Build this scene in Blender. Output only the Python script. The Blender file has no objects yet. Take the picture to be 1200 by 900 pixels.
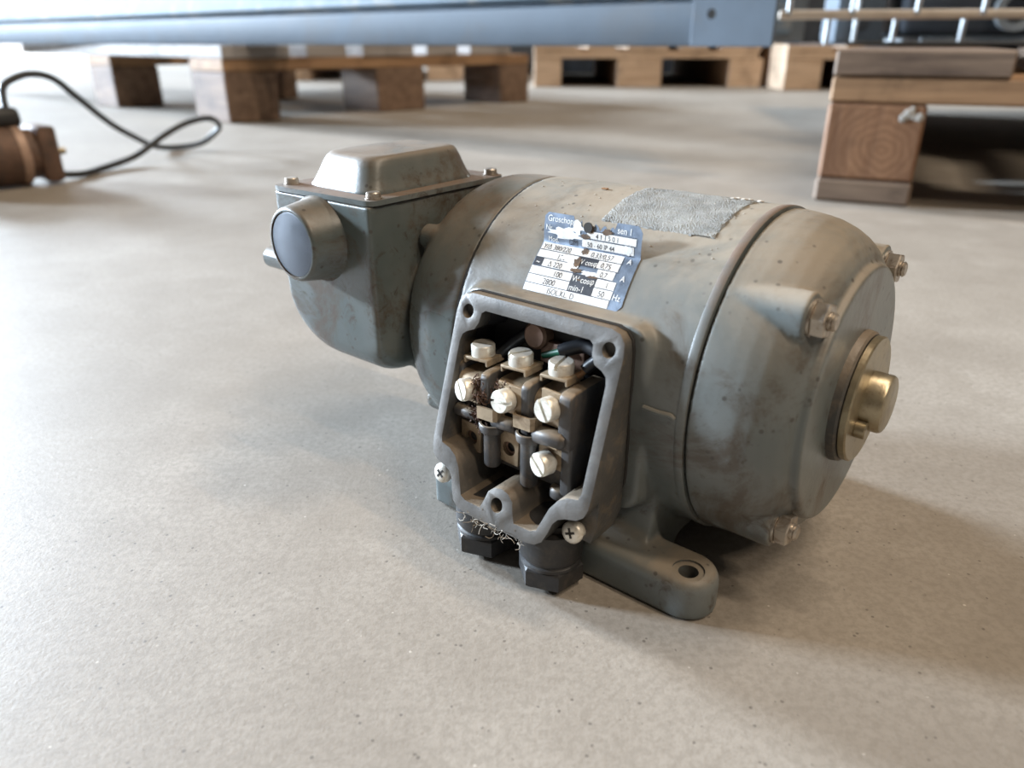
import bpy, bmesh, math, random
from mathutils import Vector, Matrix
random.seed(7)
PI = math.pi
scene = bpy.context.scene
COL = scene.collection

# ------------------------------------------------------------------ camera
FPX, PITCH, CAM_H = 886.73, 0.42464, 0.150
cam_data = bpy.data.cameras.new('camera')
cam = bpy.data.objects.new('camera', cam_data)
COL.objects.link(cam)
cam.location = (0, 0, CAM_H)
cam.rotation_euler = (PI / 2 - PITCH, 0, 0)
cam_data.sensor_width = 36.0
cam_data.lens = FPX / 1200 * 36.0
cam_data.clip_start = 0.01
cam_data.clip_end = 100
cam_data.dof.use_dof = True
cam_data.dof.focus_distance = 0.235
cam_data.dof.aperture_fstop = 11.0
scene.camera = cam

# ------------------------------------------------------------------ world and light
world = bpy.data.worlds.new('world')
scene.world = world
world.use_nodes = True
bg = world.node_tree.nodes['Background']
bg.inputs['Color'].default_value = (1.0, 0.93, 0.85, 1)
bg.inputs['Strength'].default_value = 0.10

YAW = -0.690490
MX, MY = 0.07716, 0.21442
UX = Vector((math.cos(YAW), math.sin(YAW), 0))       # motor axis
UY = Vector((-math.sin(YAW), math.cos(YAW), 0))      # away from the camera


def area(name, loc, target, sx, sy, power, color, spin=None):
    d = bpy.data.lights.new(name, 'AREA')
    d.shape = 'RECTANGLE'
    d.size, d.size_y = sx, sy
    d.energy = power
    d.color = color
    o = bpy.data.objects.new(name, d)
    COL.objects.link(o)
    o.location = loc
    dirv = Vector(target) - Vector(loc)
    if spin is None:
        o.rotation_euler = dirv.to_track_quat('-Z', 'Y').to_euler()
    else:
        o.rotation_euler = (0, 0, spin)
    return o


# daylight through the two windows in the left wall
area('window_daylight', (-12.0, 3.5, 3.45), (0, 3.5, 3.45), 1.6, 1.3, 5000, (0.70, 0.84, 1.0))
area('window_daylight', (-12.0, 10.0, 3.45), (0, 10.0, 3.45), 3.2, 1.8, 12000, (0.70, 0.84, 1.0))
# rows of ceiling tubes, parallel to each other, 5 m up
mc = Vector((MX, MY, 0))
for k, (ax, ay, ln, pw) in enumerate([(0.7, 1.75, 1.5, 120), (2.3, 0.25, 1.5, 126), (3.9, -1.3, 1.5, 134)]):
    p = mc + UX * ax + UY * ay
    area('ceiling_tube_light', (p.x, p.y, 5.0), (p.x, p.y, 0), ln, 0.12, pw, (1.0, 0.84, 0.66), spin=YAW)

scene.view_settings.view_transform = 'Standard'
scene.view_settings.look = 'None'
scene.view_settings.exposure = 0.0
scene.view_settings.gamma = 1.0
scene.view_settings.use_curve_mapping = False

# ------------------------------------------------------------------ materials


def new_mat(name):
    m = bpy.data.materials.new(name)
    m.use_nodes = True
    nt = m.node_tree
    return m, nt, nt.nodes['Principled BSDF']


def N(nt, typ, **kw):
    n = nt.nodes.new(typ)
    for k, v in kw.items():
        setattr(n, k, v)
    return n


def noise(nt, co, scale, detail=4, rough=0.55, dist=0.0):
    n = N(nt, 'ShaderNodeTexNoise')
    n.inputs['Scale'].default_value = scale
    n.inputs['Detail'].default_value = detail
    n.inputs['Roughness'].default_value = rough
    n.inputs['Distortion'].default_value = dist
    nt.links.new(co, n.inputs['Vector'])
    return n.outputs['Fac']


def ramp(nt, fac, stops):
    r = N(nt, 'ShaderNodeValToRGB')
    el = r.color_ramp.elements
    el[0].position, el[0].color = stops[0][0], (*stops[0][1], 1)
    el[1].position, el[1].color = stops[-1][0], (*stops[-1][1], 1)
    for p, c in stops[1:-1]:
        e = el.new(p)
        e.color = (*c, 1)
    nt.links.new(fac, r.inputs['Fac'])
    return r.outputs['Color']


def mask(nt, fac, lo, hi):
    r = N(nt, 'ShaderNodeMapRange')
    r.interpolation_type = 'SMOOTHSTEP'
    nt.links.new(fac, r.inputs['Value'])
    r.inputs['From Min'].default_value = lo
    r.inputs['From Max'].default_value = hi
    return r.outputs['Result']


def mul(nt, a, b, op='MULTIPLY'):
    n = N(nt, 'ShaderNodeMath', operation=op)
    for i, v in enumerate((a, b)):
        if isinstance(v, (int, float)):
            n.inputs[i].default_value = v
        else:
            nt.links.new(v, n.inputs[i])
    n.use_clamp = True
    return n.outputs[0]


def mix(nt, fac, a, b):
    n = N(nt, 'ShaderNodeMix', data_type='RGBA')
    if isinstance(fac, (int, float)):
        n.inputs[0].default_value = fac
    else:
        nt.links.new(fac, n.inputs[0])
    for i, v in ((6, a), (7, b)):
        if isinstance(v, tuple):
            n.inputs[i].default_value = (*v, 1)
        else:
            nt.links.new(v, n.inputs[i])
    return n.outputs[2]


def bump(nt, bsdf, h, strength, dist):
    b = N(nt, 'ShaderNodeBump')
    b.inputs['Strength'].default_value = strength
    b.inputs['Distance'].default_value = dist
    nt.links.new(h, b.inputs['Height'])
    nt.links.new(b.outputs['Normal'], bsdf.inputs['Normal'])


def coords(nt):
    return N(nt, 'ShaderNodeTexCoord').outputs['Object']


def upness(nt, lo, hi):
    g = N(nt, 'ShaderNodeNewGeometry')
    s = N(nt, 'ShaderNodeSeparateXYZ')
    nt.links.new(g.outputs['Normal'], s.inputs[0])
    return mask(nt, s.outputs['Z'], lo, hi)


def setr(nt, bsdf, rough, metal=0.0):
    if isinstance(rough, (int, float)):
        bsdf.inputs['Roughness'].default_value = rough
    else:
        nt.links.new(rough, bsdf.inputs['Roughness'])
    bsdf.inputs['Metallic'].default_value = metal


def lerp_val(nt, fac, a, b):
    r = N(nt, 'ShaderNodeMapRange')
    nt.links.new(fac, r.inputs['Value'])
    r.inputs['To Min'].default_value = a
    r.inputs['To Max'].default_value = b
    return r.outputs['Result']


def make_paint(name, base, base2, dust=(0.30, 0.245, 0.18), dust_amt=0.8, rough=0.32, grime=0.8, gshift=0.015):
    m, nt, b = new_mat(name)
    co = coords(nt)
    c = mix(nt, mask(nt, noise(nt, co, 28, 3), 0.35, 0.65), base, base2)
    # settled dust lies on what faces up
    up = upness(nt, 0.15, 0.95)
    dn = mask(nt, noise(nt, co, 34, 6, 0.65, 0.4), 0.33, 0.62)
    df = mul(nt, mul(nt, up, lerp_val(nt, dn, 0.35, 1.0)), dust_amt)
    # brown grime patches anywhere
    g = mask(nt, noise(nt, co, 30, 7, 0.72, 0.6), 0.50 - gshift, 0.68 - gshift)
    c = mix(nt, mul(nt, g, grime), c, (0.075, 0.055, 0.038))
    g2 = mul(nt, mask(nt, noise(nt, co, 120, 7, 0.75, 1.0), 0.53, 0.68), mask(nt, noise(nt, co, 17, 3), 0.38, 0.55))
    c = mix(nt, mul(nt, g2, 0.85), c, (0.055, 0.04, 0.028))
    c = mix(nt, df, c, dust)
    # chips and specks
    v = N(nt, 'ShaderNodeTexVoronoi')
    v.inputs['Scale'].default_value = 260
    nt.links.new(co, v.inputs['Vector'])
    sp = mul(nt, mask(nt, v.outputs['Distance'], 0.22, 0.10), mask(nt, noise(nt, co, 90, 2), 0.50, 0.58))
    c = mix(nt, mul(nt, sp, 0.7), c, (0.05, 0.042, 0.035))
    nt.links.new(c, b.inputs['Base Color'])
    setr(nt, b, lerp_val(nt, mul(nt, df, 1.0), rough, 0.72))
    h = noise(nt, co, 420, 3)
    h2 = noise(nt, co, 1500, 2)
    bump(nt, b, mul(nt, h, lerp_val(nt, h2, 0.6, 1.0)), 0.16, 0.0005)
    return m


def make_plain(name, color, rough=0.5, metal=0.0, var=0.25, scale=60, bumps=0.15, dist=0.0004, dirt=None, dirt_amt=0.5,
               updust=0.0):
    m, nt, b = new_mat(name)
    co = coords(nt)
    f = noise(nt, co, scale, 5, 0.6)
    lo = tuple(max(0, x * (1 - var)) for x in color)
    hi = tuple(min(1, x * (1 + var)) for x in color)
    c = ramp(nt, f, [(0.3, lo), (0.7, hi)])
    if dirt:
        c = mix(nt, mul(nt, mask(nt, noise(nt, co, scale * 1.7, 6, 0.7, 0.5), 0.48, 0.66), dirt_amt), c, dirt)
    if updust:
        c = mix(nt, mul(nt, upness(nt, 0.2, 0.9), updust), c, (0.27, 0.20, 0.13))
    nt.links.new(c, b.inputs['Base Color'])
    setr(nt, b, lerp_val(nt, f, max(0.05, rough - 0.1), min(1, rough + 0.12)), metal)
    if bumps:
        bump(nt, b, noise(nt, co, scale * 12, 4), bumps, dist)
    return m


def make_wood(name, dark, light, axis='X', rings=False, rough=0.75):
    m, nt, b = new_mat(name)
    co = coords(nt)
    mp = N(nt, 'ShaderNodeMapping')
    nt.links.new(co, mp.inputs['Vector'])
    sc = {'X': (2.5, 34, 34), 'Y': (34, 2.5, 34), 'Z': (34, 34, 2.5)}[axis]
    mp.inputs['Scale'].default_value = sc
    grain = noise(nt, mp.outputs['Vector'], 1.6, 6, 0.65, 0.6)
    c = ramp(nt, grain, [(0.3, dark), (0.68, light)])
    st = mask(nt, noise(nt, co, 11, 5, 0.65), 0.5, 0.72)
    c = mix(nt, mul(nt, st, 0.6), c, tuple(x * 0.35 for x in dark))
    if rings:
        w = N(nt, 'ShaderNodeTexWave', wave_type='RINGS', rings_direction='Y')
        mp2 = N(nt, 'ShaderNodeMapping')
        mp2.inputs['Location'].default_value = (-0.055, 0, -0.052)
        nt.links.new(co, mp2.inputs['Vector'])
        nt.links.new(mp2.outputs['Vector'], w.inputs['Vector'])
        w.inputs['Scale'].default_value = 42
        w.inputs['Distortion'].default_value = 9.0
        w.inputs['Detail'].default_value = 3
        c = mix(nt, mul(nt, w.outputs['Fac'], 0.38), c, (0.115, 0.042, 0.014))
    nt.links.new(c, b.inputs['Base Color'])
    setr(nt, b, rough)
    bump(nt, b, grain, 0.4, 0.002)
    return m


def make_concrete():
    m, nt, b = new_mat('concrete')
    co = coords(nt)
    big = noise(nt, co, 2.2, 5, 0.6, 0.3)
    mid = noise(nt, co, 14, 6, 0.65)
    fine = noise(nt, co, 420, 4, 0.7)
    c = ramp(nt, big, [(0.3, (0.215, 0.187, 0.155)), (0.5, (0.28, 0.247, 0.208)), (0.7, (0.345, 0.308, 0.262))])
    c = mix(nt, mul(nt, mask(nt, mid, 0.42, 0.72), 0.5), c, (0.36, 0.325, 0.28))
    c = mix(nt, mul(nt, mask(nt, noise(nt, co, 9, 6, 0.7, 1.2), 0.55, 0.72), 0.35), c, (0.22, 0.19, 0.155))
    c = mix(nt, mul(nt, mask(nt, fine, 0.40, 0.62), 0.5), c, (0.19, 0.165, 0.135))
    c = mix(nt, mul(nt, mask(nt, noise(nt, co, 45, 5, 0.7), 0.45, 0.62), 0.25), c, (0.20, 0.172, 0.14))
    # aggregate specks, dark pits and pale grains
    for sc, lo, hi, col, th in ((330, 0.20, 0.12, (0.10, 0.085, 0.07), 0.54), (260, 0.13, 0.08, (0.50, 0.46, 0.40), 0.60)):
        v = N(nt, 'ShaderNodeTexVoronoi')
        v.inputs['Scale'].default_value = sc
        nt.links.new(co, v.inputs['Vector'])
        s = mul(nt, mask(nt, v.outputs['Distance'], lo, hi), mask(nt, noise(nt, co, sc * 0.6, 2), th, th + 0.06))
        c = mix(nt, mul(nt, s, 0.75), c, col)
    nt.links.new(c, b.inputs['Base Color'])
    setr(nt, b, lerp_val(nt, mid, 0.44, 0.72))
    b.inputs['Specular IOR Level'].default_value = 0.35
    h = mul(nt, mul(nt, noise(nt, co, 900, 3), 0.6), mul(nt, noise(nt, co, 230, 3), 0.4), 'ADD')
    bump(nt, b, h, 0.22, 0.0006)
    return m


M = {}
M['concrete'] = make_concrete()
M['paint'] = make_paint('grey_green_paint', (0.110, 0.127, 0.125), (0.155, 0.166, 0.160))
M['paint_gear'] = make_paint('grimy_grey_green_paint', (0.082, 0.098, 0.094), (0.125, 0.136, 0.128), dust=(0.20, 0.155, 0.112), dust_amt=0.75, rough=0.27, grime=1.0, gshift=0.055)
M['paint_lid'] = make_paint('rust_dusted_paint', (0.110, 0.127, 0.125), (0.155, 0.166, 0.160), dust=(0.15, 0.10, 0.068), dust_amt=1.0)
M['box_paint'] = M.setdefault('box_rim', make_plain('worn_bare_rim', (0.125, 0.116, 0.106), 0.42, 0.2, 0.3, 110, 0.12, 0.0005, dirt=(0.10, 0.08, 0.06), dirt_amt=0.4)) and make_plain('grey_box_casting', (0.058, 0.056, 0.052), 0.45, 0.0, 0.25, 70, 0.25, 0.0006,
                            dirt=(0.19, 0.14, 0.09), dirt_amt=0.4, updust=0.5)
M['residue'] = make_plain('label_residue', (0.235, 0.225, 0.20), 0.7, 0.0, 0.35, 160, 0.9, 0.0015, dirt=(0.20, 0.165, 0.12))
M['black'] = make_plain('black_plastic', (0.026, 0.025, 0.025), 0.52, 0, 0.3, 80, 0.15, dirt=(0.12, 0.095, 0.07), dirt_amt=0.25)
M['bakelite'] = make_plain('grey_black_bakelite', (0.06, 0.057, 0.056), 0.42, 0, 0.3, 90, 0.12, dirt=(0.16, 0.12, 0.085),
                           dirt_amt=0.45, updust=0.8)
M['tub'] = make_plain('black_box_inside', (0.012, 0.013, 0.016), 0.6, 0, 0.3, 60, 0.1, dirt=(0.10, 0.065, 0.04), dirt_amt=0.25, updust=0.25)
M['gasket'] = make_plain('black_gasket', (0.02, 0.018, 0.016), 0.85, 0, 0.3, 90, 0.3)
M['screw'] = make_plain('nickel_screw', (0.74, 0.70, 0.62), 0.36, 0.4, 0.12, 200, 0.1, 0.0002, dirt=(0.42, 0.35, 0.26), dirt_amt=0.5)
M['slot'] = make_plain('hole_shade', (0.03, 0.026, 0.022), 0.8, 0, 0.2, 90, 0)  # near-black colour standing in for the shade inside holes and recesses
M['clamp'] = make_plain('tan_brass_clamp', (0.37, 0.28, 0.185), 0.45, 0.35, 0.2, 160, 0.15, 0.0003, dirt=(0.17, 0.11, 0.065), dirt_amt=0.5)
M['brass'] = make_plain('tarnished_brass', (0.37, 0.315, 0.215), 0.36, 0.8, 0.18, 130, 0.15, 0.0003, dirt=(0.19, 0.13, 0.075), dirt_amt=0.5)
M['steel'] = make_plain('dull_zinc_steel', (0.46, 0.41, 0.35), 0.36, 0.85, 0.2, 180, 0.15, 0.0003, dirt=(0.16, 0.10, 0.06), dirt_amt=0.55)
M['brown_bolt'] = make_plain('brown_bolt', (0.20, 0.12, 0.085), 0.5, 0.3, 0.2, 150, 0.15, 0.0003)
M['disc'] = make_plain('blue_grey_plug', (0.085, 0.10, 0.125), 0.38, 0.2, 0.12, 120, 0.06, 0.0002)
M['wire'] = make_plain('black_sleeve', (0.014, 0.015, 0.018), 0.4, 0, 0.2, 80, 0)
M['wire_green'] = make_plain('green_wire', (0.015, 0.10, 0.055), 0.45, 0, 0.2, 80, 0)
M['copper'] = make_plain('copper_end', (0.45, 0.25, 0.13), 0.4, 0.7, 0.2, 80, 0)
M['lint'] = make_plain('brown_lint', (0.085, 0.045, 0.028), 0.95, 0, 0.5, 300, 0)
M['fibre'] = make_plain('grey_fibre', (0.38, 0.33, 0.27), 0.9, 0, 0.3, 300, 0)
M['foil'] = make_plain('label_foil', (0.23, 0.275, 0.345), 0.34, 0.55, 0.25, 220, 0.2, 0.0003)
M['print_white'] = make_plain('label_white', (0.84, 0.81, 0.76), 0.42, 0.15, 0.10, 300, 0.12, 0.0002, dirt=(0.50, 0.36, 0.24), dirt_amt=0.35)
M['print_dark'] = make_plain('label_dark', (0.055, 0.056, 0.065), 0.4, 0.15, 0.25, 200, 0)
M['rust'] = make_plain('label_rust', (0.12, 0.075, 0.045), 0.8, 0, 0.5, 400, 0.5, 0.0005)
M['torn'] = make_plain('label_torn_white', (0.80, 0.80, 0.80), 0.6, 0, 0.15, 300, 0.4, 0.0004)
M['wood_orange'] = make_wood('orange_brown_wood', (0.17, 0.09, 0.042), (0.40, 0.24, 0.125), 'X')
M['wood_end'] = make_wood('end_grain_wood', (0.14, 0.068, 0.034), (0.29, 0.155, 0.08), 'Z', rings=True)
M['wood_grey'] = make_wood('weathered_wood', (0.085, 0.055, 0.038), (0.25, 0.175, 0.12), 'X')
M['wood_dark'] = make_wood('dark_old_wood', (0.10, 0.06, 0.04), (0.24, 0.155, 0.10), 'Y')
M['wood_white'] = make_wood('pale_weathered_wood', (0.22, 0.195, 0.175), (0.38, 0.35, 0.33), 'X')
M['wood_pale'] = make_wood('pale_pine_wood', (0.42, 0.29, 0.19), (0.62, 0.46, 0.33), 'X')
M['beam'] = make_plain('blue_grey_steel', (0.085, 0.108, 0.135), 0.7, 0.1, 0.25, 6, 0.1, 0.001, dirt=(0.10, 0.10, 0.10), dirt_amt=0.4)
M['beam_pale'] = make_plain('worn_blue_steel', (0.085, 0.125, 0.165), 0.5, 0.1, 0.3, 7, 0.1, 0.001, dirt=(0.30, 0.27, 0.22), dirt_amt=0.6)
M['cage'] = make_plain('galvanised_wire', (0.55, 0.58, 0.60), 0.32, 0.6, 0.15, 20, 0)
M['cage_rail'] = make_plain('pale_cage_rail', (0.62, 0.55, 0.47), 0.45, 0.2, 0.15, 20, 0)
M['dark_steel'] = make_plain('dark_machine_steel', (0.045, 0.05, 0.058), 0.4, 0.3, 0.3, 20, 0.1, 0.001)
M['grey_steel'] = make_plain('grey_machine_steel', (0.25, 0.27, 0.28), 0.4, 0.3, 0.3, 20, 0.1, 0.001)
M['rusty'] = make_plain('rusty_casting', (0.115, 0.065, 0.042), 0.6, 0.1, 0.4, 40, 0.4, 0.002, dirt=(0.05, 0.04, 0.035), dirt_amt=0.6)
M['rust_band'] = make_plain('pale_rust_band', (0.33, 0.22, 0.16), 0.5, 0.2, 0.3, 40, 0.2, 0.001)
M['rubber'] = make_plain('black_rubber', (0.022, 0.021, 0.02), 0.5, 0, 0.3, 30, 0.1, 0.001)
M['plaster'] = make_plain('white_plaster', (0.36, 0.335, 0.30), 0.85, 0, 0.25, 90, 0.5, 0.002)
M['wall'] = make_plain('grey_wall', (0.20, 0.17, 0.15), 0.8, 0, 0.15, 1, 0.1, 0.002)
M['straw'] = make_plain('straw', (0.40, 0.22, 0.09), 0.8, 0, 0.25, 90, 0)


# ------------------------------------------------------------------ geometry helpers
class MB:
    """collects shapes (in mm by default) and links them as one mesh object"""

    def __init__(self, scale=0.001):
        self.bm = bmesh.new()
        self.s = scale

    def _add(self, tmp, mat=None):
        if mat is not None:
            bmesh.ops.transform(tmp, matrix=mat, verts=tmp.verts)
        vm = {}
        for v in tmp.verts:
            vm[v] = self.bm.verts.new(v.co)
        for f in tmp.faces:
            try:
                self.bm.faces.new([vm[v] for v in f.verts])
            except ValueError:
                pass
        tmp.free()
        return self

    def box(self, lo, hi, bevel=0.0, seg=2, mat=None):
        t = bmesh.new()
        bmesh.ops.create_cube(t, size=1.0)
        for v in t.verts:
            v.co = Vector([(lo[i] + hi[i]) / 2 + v.co[i] * (hi[i] - lo[i]) for i in range(3)])
        if bevel:
            bmesh.ops.bevel(t, geom=list(t.edges), offset=bevel, segments=seg, profile=0.5, affect='EDGES')
        return self._add(t, mat)

    def lathe(self, prof, origin, axis=(1, 0, 0), seg=96, a0=0.0):
        """prof = [(along, radius)...]; closed at the ends when radius is 0"""
        ax = Vector(axis).normalized()
        q = Vector((0, 0, 1)).rotation_difference(ax).to_matrix()
        o = Vector(origin)
        t = bmesh.new()
        rings = []
        for a, r in prof:
            if r <= 1e-9:
                rings.append([t.verts.new(o + ax * a)])
            else:
                rings.append([t.verts.new(o + q @ Vector((r * math.cos(a0 + 2 * PI * k / seg), r * math.sin(a0 + 2 * PI * k / seg), a)))
                              for k in range(seg)])
        for r0, r1 in zip(rings[:-1], rings[1:]):
            for k in range(seg):
                k2 = (k + 1) % seg
                if len(r0) == 1 and len(r1) == 1:
                    continue
                if len(r0) == 1:
                    t.faces.new([r0[0], r1[k], r1[k2]])
                elif len(r1) == 1:
                    t.faces.new([r0[k], r1[0], r0[k2]])
                else:
                    t.faces.new([r0[k], r1[k], r1[k2], r0[k2]])
        bmesh.ops.recalc_face_normals(t, faces=t.faces)
        return self._add(t)

    def cyl(self, p0, p1, r, seg=32, r1=None, ch=0.0):
        p0, p1 = Vector(p0), Vector(p1)
        L = (p1 - p0).length
        r1 = r if r1 is None else r1
        if ch:
            pr = [(0, 0), (0, r - ch), (ch, r), (L - ch, r1), (L, r1 - ch), (L, 0)]
        else:
            pr = [(0, 0), (0, r), (L, r1), (L, 0)]
        return self.lathe(pr, p0, p1 - p0, seg)

    def prism(self, poly, f0, f1):
        """poly: list of 2-D points; f0, f1 map a point to 3-D at either end"""
        t = bmesh.new()
        a = [t.verts.new(f0(p)) for p in poly]
        b = [t.verts.new(f1(p)) for p in poly]
        n = len(poly)
        t.faces.new(a)
        t.faces.new(b[::-1])
        for i in range(n):
            t.faces.new([a[i], b[i], b[(i + 1) % n], a[(i + 1) % n]])
        bmesh.ops.recalc_face_normals(t, faces=t.faces)
        return self._add(t)

    def tube(self, pts, r, seg=8, res=6, caps=True):
        P = [Vector(p) for p in pts]
        if len(P) > 2 and res > 1:
            out = []
            for i in range(len(P) - 1):
                p0 = P[max(i - 1, 0)]
                p1, p2 = P[i], P[i + 1]
                p3 = P[min(i + 2, len(P) - 1)]
                for k in range(res):
                    u = k / res
                    out.append(0.5 * ((2 * p1) + (p2 - p0) * u + (2 * p0 - 5 * p1 + 4 * p2 - p3) * u * u
                                      + (3 * p1 - p0 - 3 * p2 + p3) * u ** 3))
            out.append(P[-1])
            P = out
        t = bmesh.new()
        rings = []
        up = Vector((0.123, 0.31, 0.94))
        for i, p in enumerate(P):
            d = (P[min(i + 1, len(P) - 1)] - P[max(i - 1, 0)]).normalized()
            s = d.cross(up)
            if s.length < 1e-4:
                s = d.cross(Vector((1, 0, 0)))
            s.normalize()
            n = s.cross(d).normalized()
            up = n
            rings.append([t.verts.new(p + r * (math.cos(2 * PI * k / seg) * s + math.sin(2 * PI * k / seg) * n)) for k in range(seg)])
        for a, b in zip(rings[:-1], rings[1:]):
            for k in range(seg):
                t.faces.new([a[k], a[(k + 1) % seg], b[(k + 1) % seg], b[k]])
        if caps:
            t.faces.new(rings[0][::-1])
            t.faces.new(rings[-1])
        bmesh.ops.recalc_face_normals(t, faces=t.faces)
        return self._add(t)

    def ball(self, c, r, sub=2, squash=(1, 1, 1)):
        t = bmesh.new()
        bmesh.ops.create_icosphere(t, subdivisions=sub, radius=1)
        for v in t.verts:
            v.co = Vector((c[0] + v.co.x * r * squash[0], c[1] + v.co.y * r * squash[1], c[2] + v.co.z * r * squash[2]))
        return self._add(t)

    def mesh(self, name, m, angle=35, smooth=True):
        me = bpy.data.meshes.new(name)
        for v in self.bm.verts:
            v.co *= self.s
        self.bm.to_mesh(me)
        self.bm.free()
        me.materials.append(m)
        if smooth:
            for p in me.polygons:
                p.use_smooth = True
            me.set_sharp_from_angle(angle=math.radians(angle))
        return me

    def build(self, name, m, parent=None, angle=35, smooth=True):
        o = bpy.data.objects.new(name, self.mesh(name, m, angle, smooth))
        COL.objects.link(o)
        if parent:
            o.parent = parent
        return o


def thing(name, label, cat, loc=(0, 0, 0), rz=0.0, group=None):
    o = bpy.data.objects.new(name, None)
    o.empty_display_size = 0.02
    COL.objects.link(o)
    o.location = loc
    o.rotation_euler = (0, 0, rz)
    tag(o, label, cat, group)
    return o


def tag(o, label, cat, group=None):
    o['label'] = label
    o['category'] = cat
    if group:
        o['group'] = group


def bake(o, name, angle=None):
    """replace an object's mesh by its modified mesh"""
    dg = bpy.context.evaluated_depsgraph_get()
    dg.update()
    me = bpy.data.meshes.new_from_object(o.evaluated_get(dg))
    old = o.data
    o.modifiers.clear()
    o.data = me
    me.name = name
    bpy.data.meshes.remove(old)
    if angle is not None:
        for p in me.polygons:
            p.use_smooth = True
        me.set_sharp_from_angle(angle=math.radians(angle))


def cast(o, voxel, iters, fac=0.5):
    """melt overlapping shapes into one casting with soft fillets"""
    r = o.modifiers.new('r', 'REMESH')
    r.mode = 'VOXEL'
    r.voxel_size = voxel
    r.use_smooth_shade = True
    s = o.modifiers.new('s', 'SMOOTH')
    s.factor = fac
    s.iterations = iters
    bake(o, o.data.name)
    for p in o.data.polygons:
        p.use_smooth = True


def cut(o, mb, angle=35):
    c = mb.build('cutter', M['slot'])
    c.parent = o.parent
    b = o.modifiers.new('b', 'BOOLEAN')
    b.operation = 'DIFFERENCE'
    b.solver = 'EXACT'
    b.object = c
    bake(o, o.data.name, angle)
    me = c.data
    bpy.data.objects.remove(c)
    bpy.data.meshes.remove(me)


def frame_from(axis, up=(0, 0, 1)):
    a = Vector(axis).normalized()
    u = Vector(up)
    s = u.cross(a)
    if s.length < 1e-4:
        s = Vector((1, 0, 0)).cross(a)
    s.normalize()
    return s, a.cross(s).normalized(), a


def slotted_head(mb, c, axis, r, h, ang, up=(0, 0, 1), slot=None):
    """a slotted cheese head: c is the underside centre, axis points out"""
    s, u, a = frame_from(axis, up)
    c = Vector(c)
    slot = r * 0.15 if slot is None else slot
    mb.cyl(c, c + a * h * 0.55, r, 28)
    ca, sa = math.cos(ang), math.sin(ang)
    for sg in (1, -1):
        a0 = math.asin(min(0.95, slot / r))
        pts = []
        for k in range(13):
            t = a0 + (PI - 2 * a0) * k / 12
            pts.append((r * math.cos(t), sg * r * math.sin(t)))
        rot = [(x * ca - y * sa, x * sa + y * ca) for x, y in pts]
        rin = [(x * 0.9, y * 0.9) for x, y in rot]
        z0, z1, z2 = h * 0.5, h * 0.88, h
        t = bmesh.new()
        rows = []
        for pl, z in ((rot, z0), (rot, z1), (rin, z2)):
            rows.append([t.verts.new(c + s * x + u * y + a * z) for x, y in pl])
        n = len(rot)
        for r0, r1 in zip(rows[:-1], rows[1:]):
            for i in range(n):
                t.faces.new([r0[i], r0[(i + 1) % n], r1[(i + 1) % n], r1[i]])
        t.faces.new(rows[-1])
        bmesh.ops.recalc_face_normals(t, faces=t.faces)
        mb._add(t)
    return mb


def hexprism(mb, c, axis, af, h, ang=0.0, ch=0.4):
    r = af / math.sqrt(3)
    mb.lathe([(0, 0), (0, r - ch), (ch, r), (h - ch, r), (h, r - ch), (h, 0)], c, axis, 6, ang)
    return mb


# ------------------------------------------------------------------ setting
def structure(o):
    o['kind'] = 'structure'
    return o


structure(MB(1).box((-14, -5, -0.1), (9, 14, 0)).build('floor', M['concrete'], smooth=False))
structure(MB(1).box((-12.3, 14, 0), (9, 14.2, 6)).build('wall_back', M['wall'], smooth=False))
wl = MB(1)
wl.box((-12.3, -5, 0), (-12.1, 14, 2.4)).box((-12.3, -5, 4.5), (-12.1, 14, 6))
wl.box((-12.3, -5, 2.4), (-12.1, 2.2, 4.5)).box((-12.3, 4.8, 2.4), (-12.1, 8.3, 4.5)).box((-12.3, 11.7, 2.4), (-12.1, 14, 4.5))
structure(wl.build('wall_left', M['wall'], smooth=False))

# ------------------------------------------------------------------ the motor
R, H = 50.32, 57.15
motor = thing('electric_motor', 'old grey-green geared electric motor with open terminal box, standing on the concrete floor',
              'motor', (MX, MY, 0), YAW)

# stator casting: barrel, pad for the terminal box, feet
st = MB()
st.lathe([(-83.5, 0), (-83.5, R), (-0.2, R), (-0.2, 0)], (0, 0, H), (1, 0, 0), 128)


def rrect(x0, x1, z0, z1, r, n=5):
    pts = []
    for cx, cz, a in ((x1 - r, z1 - r, 0), (x0 + r, z1 - r, 1), (x0 + r, z0 + r, 2), (x1 - r, z0 + r, 3)):
        for k in range(n + 1):
            t = (a + k / n) * PI / 2
            pts.append((cx + r * math.cos(t), cz + r * math.sin(t)))
    return pts


pad0 = rrect(-78.5, -12.8, 25, 81.9, 6)
cxp, czp = -45.5, 56.0
st.prism([((x), (z)) for x, z in pad0],
         lambda p: Vector((p[0], -49.8, p[1])),
         lambda p: Vector((cxp + (p[0] - cxp) * 1.16, -20.0, czp + (p[1] - czp) * (1.16 if p[1] < czp else 1.0))))
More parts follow.
